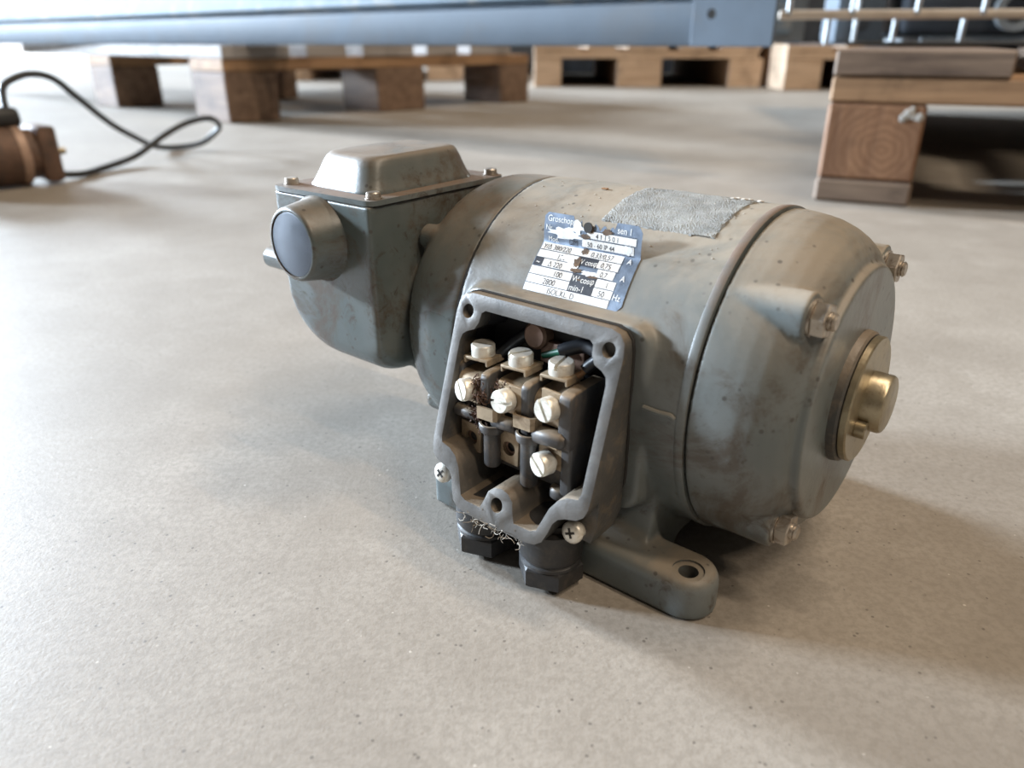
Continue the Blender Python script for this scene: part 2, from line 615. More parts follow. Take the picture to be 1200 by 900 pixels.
# saddle under the barrel
sad = [(-52, 0.4), (-52, 12), (-47.5, 13.5), (-44.5, 17), (-43, 22), (-42, 30), (-38, 40), (38, 40), (42, 30), (43, 22), (44.5, 17),
       (47.5, 13.5), (52, 12), (52, 0.4), (30, 0.4), (24, 6), (-24, 6), (-30, 0.4)]
st.prism(sad, lambda p: Vector((-77, p[0], p[1])), lambda p: Vector((-10, p[0], p[1])))
for sg in (1, -1):
    foot = []
    for k in range(15):
        t = -PI / 2 + PI * k / 14
        foot.append((4.0 + 8.8 * math.cos(t), sg * (46.2) + 8.8 * math.sin(t)))
    foot += [(-90, sg * 46.2 + 8.8), (-90, sg * 46.2 - 8.8)]
    for ins, zt in ((0.0, 10.6), (0.5, 12.2), (1.5, 13.2), (2.8, 13.7)):
        k = (8.8 - ins) / 8.8
        ft = [((4.0 + (x - 4.0) * k) if x > -80 else x, sg * 46.2 + (y - sg * 46.2) * k) for x, y in foot]
        st.prism(ft, lambda p: Vector((p[0], p[1], 0.3)), lambda p: Vector((p[0], p[1], zt)))
stator = st.build('stator_housing', M['paint'], motor)
cast(stator, 0.00075, 13)
c = MB()
for sg in (1, -1):
    c.lathe([(-5, 0), (-5, 2.9), (13.0, 2.9), (13.0, 4.6), (20, 4.6), (20, 0)], (5.0, sg * 48.6, 0), (0, 0, 1), 28)
cut(stator, c, 40)
c = MB()
c.box((-73.2, -60, 30), (-18.8, -42.0, 78.5))
cut(stator, c, 40)

# thin lip where barrel and front bell meet
sl = MB()
sl.lathe([(-2.9, R - 1), (-2.7, R + 0.05), (-2.4, R + 0.14), (-0.5, R + 0.14), (-0.2, R), (-0.15, R - 1)], (0, 0, H), (1, 0, 0), 128)
sl.build('seam_lip', M['paint_lid'], motor)
# groove behind, where barrel and rear bell meet
g = MB()
g.lathe([(-84.1, 0), (-84.1, R - 0.5), (-83.4, R - 0.5), (-83.4, 0)], (0, 0, H), (1, 0, 0), 128)
g.build('seam_gasket', M['gasket'], motor)


def lug(mb, x0, x1, ang, rad, r0, r1):
    y, z = rad * math.cos(ang), rad * math.sin(ang)
    mb.lathe([(0, 0), (0, r0), (x1 - x0, r1), (x1 - x0, 0)], (x0, y, H + z), (1, 0, 0), 28)


LUGS = [PI / 4, 3 * PI / 4, 5 * PI / 4, 7 * PI / 4]
# front bell
fb = MB()
fb.lathe([(0.15, 0), (0.15, R - 0.5), (4, R - 0.7), (8, R - 1.2), (12, R - 2.0), (16, R - 3.5), (19.3, R - 5.4), (22.0, R - 7.8), (23.6, R - 10.0), (24.2, R - 11.4),
          (24.3, 38.0), (26.0, 37.9), (26.6, 37.4), (26.7, 0)], (0, 0, H), (1, 0, 0), 128)
for a in LUGS:
    lug(fb, 0.3, 21.6, a, 43.4, 6.5, 6.5)
front_bell = fb.build('front_end_bell', M['paint'], motor)
cast(front_bell, 0.00055, 10)

# rear bell
rb = MB()
rb.lathe([(-84.0, 0), (-84.0, R - 0.3), (-95, R - 0.4), (-100, R - 0.9), (-104, R - 1.9), (-107.5, R - 3.6), (-110.5, R - 6.2), (-112.5, R - 9.6), (-113.4, R - 13),
          (-114.5, R - 14), (-114.5, 0)], (0, 0, H), (1, 0, 0), 128)
for a in LUGS:
    lug(rb, -113.2, -92, a, 43.6, 4.6, 4.6)
rear_bell = rb.build('rear_end_bell', M['paint_gear'], motor)
cast(rear_bell, 0.0007, 10)

# hub cover on the front bell
hub = MB()
hub.lathe([(26.0, 0), (26.0, 19.6), (28.6, 19.2), (29.2, 18.6), (29.2, 0)], (0, 0, H), (1, 0, 0), 72)
hub.build('hub_ring', M['box_paint'], motor)
hc = MB()
hc.lathe([(29.2, 0), (29.2, 17.0), (29.6, 17.0), (29.6, 18.4), (31.2, 18.4), (31.6, 18.0), (31.6, 0)], (0, 0, H), (1, 0, 0), 72)
hubcap = hc.build('hub_cover', M['brass'], motor)
hubcap['label'] = 'tarnished brass disc covering the hub'
kn = MB()
kn.lathe([(31.4, 0), (31.4, 8.6), (36.2, 8.5), (36.9, 8.1), (37.2, 7.4), (37.3, 0)], (0, 0, H), (1, 0, 0), 48)
kn.build('shaft_end', M['brass'], hubcap)
ky = MB()
ky.cyl((31.4, -8.6, 51.6), (34.6, -8.6, 51.6), 2.5, 24, ch=0.3)
ky.build('locking_pin', M['brass'], hubcap)

# through bolts of the front bell
for i, a in enumerate(LUGS):
    y, z = 43.4 * math.cos(a), H + 43.4 * math.sin(a)
    if i == 3:
        continue
    nb = MB()
    hexprism(nb, (22.1, y, z), (1, 0, 0), 8.2, 3.8, 0.3 + i)
    nut = nb.build('hex_nut', M['steel'], motor, 20)
    ws = MB()
    ws.lathe([(0, 0), (0, 5.0), (0.9, 5.0), (0.9, 0)], (21.4, y, z), (1, 0, 0), 28)
    ws.build('lock_washer', M['steel'], nut)
    sd = MB()
    sd.lathe([(0, 0), (0, 2.4)] + [(0.35 * k, 2.4 if k % 2 else 2.05) for k in range(1, 5)] + [(1.7, 1.8), (1.7, 0)], (25.9, y, z), (1, 0, 0), 20)
    sd.build('bolt_end', M['steel'], nut)

# ---- gearbox
GX0, GX1, GY0, GY1, GZ0, GZ1 = -164.5, -113.2, -56.2, 13.0, 40.0, 101.6
gb = MB()
prof = [(GX0, GZ1), (GX1, GZ1), (GX1 + 0.3, GZ0 + 5), (GX1 - 1.2, GZ0 + 1.6), (GX1 - 5, GZ0)]
for k in range(9):
    t = -PI / 2 - k / 8 * PI / 2
    prof.append((GX0 + 22.5 + 21 * math.cos(t), GZ0 + 20 + 20 * math.sin(t)))


def gmap(p, y):
    u = (y - GY0) / (GY1 - GY0)
    return Vector((p[0] - 2.2 * u, y, p[1]))


t = bmesh.new()
rows = []
for k in range(8):
    a_ = k / 7 * PI / 2
    rows.append((GY0 + 17 * (1 - math.sin(a_)) if k < 7 else GY0, GZ0 + 11.5 * (1 - math.cos(a_))))
rows = [(GY1, GZ0)] + rows
rws = []
for (y, zb) in rows:
    kz = (GZ1 - zb) / (GZ1 - GZ0)
    rws.append([t.verts.new(gmap((p[0], GZ1 - (GZ1 - p[1]) * kz), y)) for p in prof])
for r0, r1 in zip(rws[:-1], rws[1:]):
    for i in range(len(prof)):
        j = (i + 1) % len(prof)
        t.faces.new([r0[i], r0[j], r1[j], r1[i]])
t.faces.new(rws[0])
t.faces.new(rws[-1][::-1])
bmesh.ops.recalc_face_normals(t, faces=t.faces)
gb._add(t)
gb.cyl((-116, -14, H), (-112.6, -14, H), 30, 64)
gear = gb.build('gearbox_housing', M['paint_gear'], motor)
cast(gear, 0.0008, 11)
boss = MB()
BC = (-140.6, 87.6)
boss.lathe([(-2, 15.4), (0, 15.0), (1.0, 14.2), (10.4, 12.7), (11.2, 12.3), (11.6, 11.7), (11.6, 11.2), (11.0, 11.1), (10.8, 0)],
           (BC[0], GY0, BC[1]), (0, -1, 0), 64)
bo = boss.build('output_boss', M['paint_gear'], motor)
dk = MB()
dk.lathe([(10.7, 0), (10.7, 10.9), (11.2, 10.9), (11.35, 10.5), (11.35, 0)], (BC[0], GY0, BC[1]), (0, -1, 0), 56)
o = dk.build('boss_plug', M['disc'], bo)
o['label'] = 'flat blue-grey plug closing the boss'
stub = MB()
stub.cyl((-162, -50, 73.5), (-181, -50, 73.5), 4.2, 32, ch=0.6)
stub.build('shaft_stub', M['paint_gear'], motor)
# lid: plate and dome
lid = MB()
lp = [(GX0 - 0.6 + 0.4, GY0 - 0.6), (GX1 + 0.6, GY0 + 0.4), (GX1 - 1.8, GY1 + 1), (GX0 - 2.0, GY1 + 1)]


def round_poly(pts, r, n=5):
    out = []
    m = len(pts)
    for i in range(m):
        p0, p1, p2 = Vector(pts[i - 1]), Vector(pts[i]), Vector(pts[(i + 1) % m])
        d0, d1 = (p0 - p1).normalized(), (p2 - p1).normalized()
        for k in range(n + 1):
            t = k / n
            a, b_, c_ = p1 + d0 * r, p1, p1 + d1 * r
            out.append(tuple((1 - t) ** 2 * a + 2 * t * (1 - t) * b_ + t * t * c_))
    return out


lpr = round_poly(lp, 4)
lid.prism(lpr, lambda p: Vector((p[0], p[1], 101.8)), lambda p: Vector((p[0], p[1], 103.5)))
gl = lid.build('gearbox_lid', M['paint_lid'], motor)
ag = MB()
ag.prism([((x + 139) * 0.985 - 139, (y + 21) * 0.985 - 21) for x, y in lpr], lambda p: Vector((p[0], p[1], 101.2)), lambda p: Vector((p[0], p[1], 101.9)))
ag.build('lid_gasket', M['gasket'], gl)
dome = MB()
base = round_poly([(-158.5, -48.0), (-118.6, -49.8), (-121.5, 6.5), (-159.5, 6.0)], 10, 7)
top = round_poly([(-154.2, -42.4), (-121.8, -45.6), (-125.5, 2.5), (-155.5, 2.0)], 10, 7)
t = bmesh.new()
rows = []
for s_, z in ((0.0, 102.6), (0.0, 103.8), (0.15, 104.9), (0.45, 108.2), (0.72, 111.6), (0.90, 113.4), (1.06, 114.4), (1.3, 114.9), (1.8, 115.1)):
    rw = []
    for a_, b_ in zip(base, top):
        p = Vector(a_).lerp(Vector(b_), s_)
        rw.append(t.verts.new((p.x, p.y, z)))
    rows.append(rw)
for r0, r1 in zip(rows[:-1], rows[1:]):
    for i in range(len(base)):
        j = (i + 1) % len(base)
        t.faces.new([r0[i], r0[j], r1[j], r1[i]])
t.faces.new(rows[-1])
bmesh.ops.recalc_face_normals(t, faces=t.faces)
dome._add(t)
dome.build('lid_dome', M['paint_gear'], gl, 60)
for (x, y) in ((-161.0, -50.6), (-116.4, -51.0), (-119.5, 10.6), (-161.5, 10.6)):
    lb = MB()
    lb.lathe([(0, 0), (0, 2.9), (0.5, 2.9), (0.5, 2.5), (2.0, 2.4), (2.3, 2.0), (2.3, 0)], (x, y, 103.4), (0, 0, 1), 20)
    lb.build('lid_screw', M['steel'], gl)

# ---- terminal box
XC = -46.2
ho = [(0, 81.4), (24.5, 81.4), (27.4, 80.6), (29.2, 78.4), (29.7, 75), (29.7, 38), (29.5, 34.5), (28.6, 32.2), (26.6, 30.7), (23, 29.8), (20.8, 28.8),
      (19.4, 27), (18.5, 24), (17.2, 21), (15, 19.4), (12, 18.9), (6, 18.7), (0, 18.7)]
hi = [(0, 77.3), (18.6, 77.3), (19.9, 76.4), (20.3, 73.6), (21.6, 71.4), (24.2, 70.4), (25.8, 69.2), (26.4, 67), (26.4, 38), (25.8, 36.2), (22.4, 35.5),
      (19.6, 33.8), (17.4, 30.8), (15.8, 26.6), (14.6, 23.4), (12.6, 22.5), (6.6, 22.4), (5.7, 24.5), (4.6, 28), (2.6, 29.7), (0, 30.3)]


def full(half):
    return [(XC + x, z) for x, z in half] + [(XC - x, z) for x, z in half[::-1] if x > 0]


KR, RY0, RZ0 = 0.32, -54.0, 80.5


def rimy(z):
    return RY0 - (RZ0 - z) * KR


def back_z(z):
    return z


def ear_triangulate_ring(mb_bm, outer, inner, fn):
    vo = [mb_bm.verts.new(fn(p)) for p in outer]
    vi = [mb_bm.verts.new(fn(p)) for p in inner]
    eds = []
    for L in (vo, vi):
        for i in range(len(L)):
            eds.append(mb_bm.edges.new((L[i], L[(i + 1) % len(L)])))
    bmesh.ops.triangle_fill(mb_bm, use_beauty=True, edges=eds)
    return vo, vi


t = bmesh.new()
outer, inner = full(ho), full(hi)
vo, vi = ear_triangulate_ring(t, outer, inner, lambda p: Vector((p[0], rimy(p[1]), p[1])))
bo_ = [t.verts.new((p[0], -51.0, back_z(p[1]))) for p in outer]
bi_ = [t.verts.new((p[0], -51.0, p[1])) for p in inner]
for f_, b_ in ((vo, bo_), (vi, bi_)):
    n = len(f_)
    for i in range(n):
        t.faces.new([f_[i], f_[(i + 1) % n], b_[(i + 1) % n], b_[i]])
eds = []
for L in (bo_, bi_):
    for i in range(len(L)):
        e = t.edges.get((L[i], L[(i + 1) % len(L)]))
        eds.append(e)
bmesh.ops.triangle_fill(t, use_beauty=True, edges=eds)
bmesh.ops.recalc_face_normals(t, faces=t.faces)
tb = MB()
tb._add(t)
tbox = tb.build('terminal_box', M['box_paint'], motor, 30)
nrm = Vector((0, -1, KR)).normalized()
c = MB()
for (x, z, r) in ((XC - 25.2, 76.0, 2.1), (XC + 25.0, 76.0, 2.1), (XC - 0.6, 25.2, 2.2)):
    p = Vector((x, rimy(z), z))
    c.cyl(p + Vector((0, -3, 0)), p + Vector((0, 14 if z < 40 else 2.0, 0)), r, 24)
cut(tbox, c, 30)
# bevelled edge highlight comes from a small bevel
bv = tbox.modifiers.new('bv', 'BEVEL')
bv.width = 0.00035
bv.segments = 2
bv.limit_method = 'ANGLE'
bv.angle_limit = math.radians(50)
bake(tbox, 'terminal_box', 35)
tbox.data.materials.append(M['box_rim'])
for p in tbox.data.polygons:
    ctr = p.center * 1000
    if p.normal.dot(nrm) > 0.93 and abs(ctr.y - rimy(ctr.z)) < 0.6:
        p.material_index = 1
# inside tub
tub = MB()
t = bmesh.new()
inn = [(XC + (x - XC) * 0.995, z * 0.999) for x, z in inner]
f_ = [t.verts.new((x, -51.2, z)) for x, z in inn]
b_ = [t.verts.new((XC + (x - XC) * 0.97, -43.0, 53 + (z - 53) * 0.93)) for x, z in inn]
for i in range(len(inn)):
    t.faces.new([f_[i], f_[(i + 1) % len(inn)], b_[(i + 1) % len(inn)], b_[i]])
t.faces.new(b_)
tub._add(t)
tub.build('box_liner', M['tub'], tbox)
gk = MB()
go = [(XC + (x - XC) * 1.006, back_z(z) + 0.15) for x, z in outer]
t = bmesh.new()
vo = [t.verts.new((x, -51.05, z)) for x, z in go]
vb = [t.verts.new((x, -49.3, z)) for x, z in go]
for i in range(len(go)):
    t.faces.new([vo[i], vo[(i + 1) % len(go)], vb[(i + 1) % len(go)], vb[i]])
bmesh.ops.recalc_face_normals(t, faces=t.faces)
gk._add(t)
gk.build('box_gasket', M['gasket'], tbox)

# cable glands under the box
for sx in (-13, 13):
    gx = XC + sx
    gm = MB()
    gm.lathe([(20.6, 0), (20.6, 9.4), (11.2, 9.6), (10.6, 9.2), (10.2, 8.6), (9.6, 8.6), (9.2, 9.2), (8.4, 9.4), (8.4, 0)], (gx, -62.5, 0), (0, 0, 1), 40)
    gm.cyl((gx, -61.5, 20.6), (gx, -61.5, 22.55), 7.2, 32)  # black disc put in for the darkness of the gland opening
    gland = gm.build('cable_gland', M['black'], motor, 40)
    gn = MB()
    hexprism(gn, (gx, -62.5, 1.6), (0, 0, 1), 17.6, 7.0, 0.35, 0.9)
    gn.build('gland_nut', M['black'], gland, 20)
    # corner screw beside it, on a boss flush with the box wall
    sgx = 1 if sx > 0 else -1
    sb = MB()
    x0, x1 = XC + sgx * 19.5, XC + sgx * 29.3
    sb.prism([(XC + sgx * dx, z) for dx, z in ((19.5, 20), (19.9, 28.5), (22, 31), (26, 32.5), (28, 36), (29.6, 37.5), (29.6, 27), (27.5, 20))],
             lambda q: Vector((q[0], -63.6, q[1])), lambda q: Vector((q[0], -51.3, q[1])))
    sb.build('screw_boss', M['box_paint'], tbox)
    p = Vector((XC + (23.6 if sx > 0 else -27.2), -66.6, 24.0))
    sc = MB()
    sc.lathe([(-9, 0), (-9, 2.4), (0, 2.4), (0, 3.3), (0.9, 3.25), (1.6, 2.6), (1.95, 1.4), (2.0, 0)], p, (0.05, -1, 0.25), 28)
    sco = sc.build('box_screw', M['screw'], tbox, 40)
    cr = MB()
    s, u, a = frame_from((0.05, -1, 0.25))
    mat = Matrix.Translation(p + a * 1.75) @ Matrix((s, u, a)).transposed().to_4x4() @ Matrix.Rotation(0.4 if sx > 0 else 0.9, 4, 'Z')
    cr.box((-1.5, -0.36, -0.3), (1.5, 0.36, 0.3), mat=mat).box((-0.36, -1.5, -0.3), (0.36, 1.5, 0.3), mat=mat)
    cr.build('dark_cross', M['slot'], sco, smooth=False)  # raised dark cross, its colour stands in for the shade of a recess

# ---- terminal block
blk = MB()


def tz(x):
    return (x + 45) * 0.06


RID = [(-72.2, 2.6, -59.0, 0.0), (-59.0, 2.9, -63.0, 0.0), (-43.4, 2.9, -63.2, 0.0), (-29.6, 4.2, -63.0, 0)]
blk.box((-73, -58.5, 30), (-28.5, -46, 56.5), 0.6)
for (x, w, yf, dz) in RID:
    zt = 62.2 + tz(x)
    pr = [(-46, zt), (yf + 2.6, zt), (yf + 1.2, zt - 0.35), (yf + 0.3, zt - 1.2), (yf, zt - 2.6), (yf, 46), (-46, 46)]
    t = bmesh.new()
    a_ = [t.verts.new((x - w / 2, p[0], p[1])) for p in pr]
    b_ = [t.verts.new((x + w / 2, p[0], p[1])) for p in pr]
    t.faces.new(a_)
    t.faces.new(b_[::-1])
    for i in range(len(pr)):
        t.faces.new([a_[i], b_[i], b_[(i + 1) % len(pr)], a_[(i + 1) % len(pr)]])
    bmesh.ops.recalc_face_normals(t, faces=t.faces)
    bmesh.ops.bevel(t, geom=list(t.edges), offset=0.6, segments=2, profile=0.5, affect='EDGES')
    blk._add(t)
# right flank wall down to the bottom
blk.box((-31.6, -61.8, 30), (-27.6, -46, 57), 1.0)
blk.box((-73.4, -58.6, 31), (-70.6, -46, 57), 0.8)
# lower rounded bars
blk.cyl((-72.6, -60.6, 45.2), (-62.5, -61.2, 45.6), 2.0, 20, ch=0.8)
blk.cyl((-56.5, -61.6, 46.6), (-47.0, -62.0, 47.2), 2.2, 20, ch=0.8)
blk.cyl((-40.5, -62.0, 47.6), (-29.0, -62.2, 48.6), 2.7, 20, ch=1.2)
# vertical open tubes between the columns
for (x, z0, z1) in ((-56.9, 31.0, 45.6), (-42.6, 29.5, 47.2)):
    blk.lathe([(z0, 0), (z0, 2.3), (z0 + 0.6, 2.7), (z1 - 3.4, 2.7), (z1 - 2.6, 3.9), (z1 - 0.4, 4.2), (z1, 3.9), (z1, 3.3), (z1 - 0.5, 3.2), (z1 - 7, 2.4), (z1 - 7, 0)],
              (x, -61.6, 0), (0, 0, 1), 32)
blk.cyl((-33, -58.5, 27.5), (-33, -58.5, 31), 3.4, 24, ch=0.6)
block = blk.build('terminal_block', M['bakelite'], motor, 45)


def strip(mb, x0, x1, prof, th):
    """metal strip: profile in y,z swept from x0 to x1"""
    P2 = [Vector(p) for p in prof]
    t = bmesh.new()
    rows = []
    for i, p in enumerate(P2):
        d = (P2[min(i + 1, len(P2) - 1)] - P2[max(i - 1, 0)]).normalized()
        nrm_ = Vector((-d.y, d.x)) * th
        q = p + nrm_
        rows.append([t.verts.new((x0, p.x, p.y)), t.verts.new((x1, p.x, p.y)), t.verts.new((x1, q.x, q.y)), t.verts.new((x0, q.x, q.y))])
    for a, b in zip(rows[:-1], rows[1:]):
        for k in range(4):
            t.faces.new([a[k], a[(k + 1) % 4], b[(k + 1) % 4], b[k]])
    t.faces.new(rows[0])
    t.faces.new(rows[-1][::-1])
    bmesh.ops.recalc_face_normals(t, faces=t.faces)
    mb._add(t)


TOPS = [(-66.3, -54.6, 0.3, 62.2), (-51.4, -54.8, 1.05, 63.2), (-36.8, -54.8, 1.75, 64.3)]
FRONTS = [(-65.4, -61.2, 54.2, 2.2, 3.6), (-49.9, -62.0, 55.6, 0.1, 4.0), (-34.3, -61.6, 57.6, 2.15, 4.0)]
for i in range(3):
    x = TOPS[i][0]
    dz = tz(x)
    cl = MB()
    zt = 59.6 + dz
    pr = [(-47, zt), (-57.0, zt)] + [(-57.0 - 3.6 * math.sin(k / 6 * PI / 2), zt - 3.6 + 3.6 * math.cos(k / 6 * PI / 2)) for k in range(1, 7)] + [(-60.6, 50.5 + dz)]
    strip(cl, x - 5.0, x + 5.2, pr, 0.9)
    cl.build('contact_strip', M['clamp'], block, 40)
    # clamp plate and top screw
    cp = MB()
    zb = TOPS[i][3]
    mat = Matrix.Translation((x, TOPS[i][1] + 0.4, zb)) @ Matrix.Rotation(-0.06, 4, 'Y')
    cp.box((-4.8, -4.2, -0.3), (4.8, 4.6, 0.8), 0.35, 2, mat)
    cp.box((-4.8, -4.2, -1.5), (-3.9, 4.0, 0.4), 0.2, 1, mat).box((3.9, -4.2, -1.5), (4.8, 4.0, 0.4), 0.2, 1, mat)
    cp.build('clamp_plate', M['clamp'], block, 30)
    sh = MB()
    slotted_head(sh, (x, TOPS[i][1], zb + 0.8), (0.03, -0.05, 1), 3.7, 3.7, TOPS[i][2], up=(0, 1, 0))
    sh.build('terminal_screw', M['screw'], block, 40)
    fx, fy, fz, fa, fh = FRONTS[i]
    sh = MB()
    slotted_head(sh, (fx, fy - 0.6, fz), (-0.06 if i else -0.3, -1, 0.12), 3.5, fh, fa)
    sh.build('terminal_screw', M['screw'], block, 40)
    if i:
        sq = MB()
        mat = Matrix.Translation((fx + 0.6, fy + 0.1, fz + 0.4)) @ Matrix.Rotation(0.04, 4, 'Y')
        sq.box((-4.6, -0.6, -4.6), (4.8, 0.5, 4.4), 0.25, 1, mat)
        sq.build('clamp_plate', M['clamp'], block, 30)
# folded straps between columns
for (x, z) in ((-57.2, 49.4), (-43.2, 51.0)):
    sp_ = MB()
    pr = [(x - 4.3, -60.5), (x - 4.2, -63.4), (x - 3.2, -64.6), (x + 3.2, -64.8), (x + 4.2, -63.8), (x + 4.3, -60.5)]
    t = bmesh.new()
    rws = []
    for (px, py) in pr:
        dx = (px - x)
        rws.append([t.verts.new((px, py, z - 2.1 + dx * 0.06)), t.verts.new((px, py, z + 1.9 + dx * 0.06)),
                    t.verts.new((x + dx * 0.85, py + 0.8, z + 1.9 + dx * 0.06)), t.verts.new((x + dx * 0.85, py + 0.8, z - 2.1 + dx * 0.06))])
    for a, b in zip(rws[:-1], rws[1:]):
        for k in range(4):
            t.faces.new([a[k], a[(k + 1) % 4], b[(k + 1) % 4], b[k]])
    t.faces.new(rws[0])
    t.faces.new(rws[-1][::-1])
    bmesh.ops.recalc_face_normals(t, faces=t.faces)
    sp_._add(t)
    sp_.build('bridge_strap', M['clamp'], block, 40)
# lower contact plates
for (x, y, z, rot, w, hh) in ((-67.0, -59.8, 36.8, 0.05, 8.2, 9.6), (-51.4, -60.2, 38.4, 0.05, 8.0, 10.8)):
    pl = MB()
    mat = Matrix.Translation((x, y, z)) @ Matrix.Rotation(rot, 4, 'Y')
    pl.box((-w / 2, -0.6, -hh / 2), (w / 2, 0.6, hh / 2), 0.3, 2, mat)
    po = pl.build('contact_plate', M['clamp'], block, 30)
    c = MB()
    c.cyl((x + 0.3, y - 4, z - 0.3), (x + 0.3, y + 4, z - 0.3), 2.35, 28)
    cut(po, c, 30)
    nt_ = MB()
    nt_.lathe([(0, 1.5), (0, 2.3), (2, 2.3), (2, 1.5)], (x + 0.3, y + 0.7, z - 0.3), (0, 1, 0), 24)
    nt_.build('thread_bush', M['brown_bolt'], po)
pl = MB()
mat = Matrix.Translation((-33.2, -60.9, 42.4)) @ Matrix.Rotation(0.08, 4, 'Y')
pl.box((-6.0, -0.7, -4.4), (5.0, 0.6, 4.4), 0.3, 2, mat)
pl.box((-6.0, -3.2, 3.6), (2.0, 0.2, 4.4), 0.25, 1, mat)
pl.build('contact_plate', M['clamp'], block, 30)
sh = MB()
slotted_head(sh, (-35.0, -62.4, 40.3), (-0.25, -1, 0.02), 3.6, 4.2, -0.62)
sh.cyl((-35, -62.6, 40.3), (-34.4, -59.5, 40.4), 2.4, 20)
sh.build('terminal_screw', M['screw'], block, 40)

# bolt and bracket in the dark above the block
bb = MB()
bb.lathe([(0, 0), (0, 4.3), (3.4, 4.2), (4.2, 3.4), (4.4, 0)], (-52.3, -43.5, 69.8), (0, -1, 0.1), 28)
bb.build('inner_bolt', M['brown_bolt'], motor, 40)
br = MB()
br.box((-51, -46.2, 62), (-35, -43.4, 69), 0.6)
br.build('inner_bracket', M['brown_bolt'], motor)
# wires
for nm, mt_, r, pts in (
        ('black_wire', 'wire', 1.9, [(-63.4, -51.0, 62.2), (-62.0, -49.2, 64.2), (-59.2, -45.8, 67.4), (-55.5, -44, 70), (-52, -43.4, 71)]),
        ('black_wire', 'wire', 2.1, [(-40.2, -50.8, 69.2), (-38, -49.6, 70.4), (-33.5, -47.6, 71.6), (-28, -47.8, 70.4), (-24, -46.6, 66), (-23, -45, 58)]),
        ('black_wire', 'wire', 1.7, [(-31.0, -51.6, 66.4), (-29.4, -50.6, 68.4), (-26.6, -49.4, 70.6), (-24.4, -47.2, 69.6), (-23.6, -46, 62)]),
        ('green_wire', 'wire_green', 1.15, [(-50.0, -45.6, 64.2), (-46.6, -45.9, 65.6), (-43.0, -46.6, 67.2), (-40, -47.4, 68.2)])):
    wv = MB()
    wv.tube(pts, r, 12)
    wv.build(nm, M[mt_], motor)
ce = MB()
ce.tube([(-32.4, -53.4, 64.6), (-31.4, -52.2, 65.6), (-30.9, -51.5, 66.5)], 0.9, 8)
ce.build('wire_end', M['copper'], motor)

# brown fluff caught on the block and grey fibres under the box
lint = MB()
rl = random.Random(3)
for (cx, cy, cz, n, rad) in ((-59.6, -63.4, 53.6, 70, 2.6), (-52.5, -61.9, 58.2, 50, 2.6), (-62.2, -62.4, 57.0, 40, 2.4), (-61.5, -63.2, 47.0, 60, 2.4), (-58.6, -63.6, 43.5, 30, 1.6)):
    for k in range(n):
        p = Vector((cx + rl.gauss(0, rad * 0.7), cy + rl.gauss(0, 0.6), cz + rl.gauss(0, rad * 0.45)))
        d = Vector((rl.gauss(0, 1), rl.gauss(0, 1), rl.gauss(0, 1))).normalized() * rl.uniform(0.6, 1.6)
        e = Vector((rl.gauss(0, 1), rl.gauss(0, 1), rl.gauss(0, 1))) * 0.4
        lint.tube([p - d, p + e, p + d], rl.uniform(0.10, 0.22), 4, 3, False)
lo_ = lint.build('dust_fluff', M['lint'], motor)
lo_['kind'] = 'stuff'
fib = MB()
for k in range(46):
    x = rl.uniform(-60, -33)
    z = 18.4 + rl.gauss(0, 0.5)
    p = Vector((x, rimy(18.7) + rl.uniform(-0.6, 1.5), z))
    pts = [p]
    d = Vector((rl.gauss(0, 1), -0.3, -0.6)).normalized()
    for j in range(4):
        d = (d + Vector((rl.gauss(0, 0.9), rl.gauss(0, 0.4), rl.gauss(0, 0.7)))).normalized()
        p = p + d * rl.uniform(0.5, 1.5)
        pts.append(p)
    fib.tube(pts, 0.09, 4, 3, False)
fo = fib.build('grey_fibres', M['fibre'], motor)
fo['kind'] = 'stuff'

# ---- old label residue on the barrel top


def onbarrel(x, deg, off):
    a = math.radians(deg)
    return Vector((x, (R + off) * math.cos(a), H + (R + off) * math.sin(a)))


rs = MB()
t = bmesh.new()
rr = random.Random(11)
nx, na = 40, 34
grid = []
for i in range(nx + 1):
    row = []
    for j in range(na + 1):
        u, v = i / nx, j / na
        x = -46.5 + 37.5 * u
        dg_ = 84 + 35 * v
        if i in (0, nx):
            x += rr.gauss(0, 0.25)
        if j == na:
            dg_ += rr.gauss(0, 0.5) - (2.2 if u > 0.8 else 0) * (1 - abs(u - 0.85) / 0.15 if abs(u - 0.85) < 0.15 else 0)
        edge = i in (0, nx) or j in (0, na)
        off = -0.35 if edge else 0.22 + 0.14 * math.sin(x * 0.35 + dg_ * 0.9) + rr.gauss(0, 0.03)
        row.append(t.verts.new(onbarrel(x, dg_, off)))
    grid.append(row)
for i in range(nx):
    for j in range(na):
        t.faces.new([grid[i][j], grid[i + 1][j], grid[i + 1][j + 1], grid[i][j + 1]])
bmesh.ops.recalc_face_normals(t, faces=t.faces)
rs._add(t)
rs.build('label_residue', M['residue'], motor)
# paint run on the barrel, right of the box
mk = MB()
mk.tube([onbarrel(-12.5, 176.6, 0.1), onbarrel(-8, 176.8, 0.25), onbarrel(-4.4, 176.6, 0.2), onbarrel(-3.2, 177.4, 0.0)], 0.75, 8)
mk.build('paint_run', M['paint'], motor)

# ---- torn nameplate: lower half on the barrel, upper half bent up
FA = 131.5
U0, UW, VW = -59.8, 33.6, 16.6
fold = onbarrel(0, FA, 0.25)


def lab(u, v, off=0.0):
    """u 0..33.6 to the right, v<0 up the bent half, v>0 down on the barrel"""
    if v >= 0:
        p = onbarrel(U0 + u, FA + math.degrees(v / (R + 0.25)), 0.25 + off)
        p.x += 0.035 * v * (u / UW)
        return p
    k = -v
    return Vector((U0 + u - 0.02 * k, fold.y - 0.9 * math.sin(min(1, k / 9) * PI) * 0.35 - off + 0.10 * k, fold.z + 0.96 * k + off * 0.2))


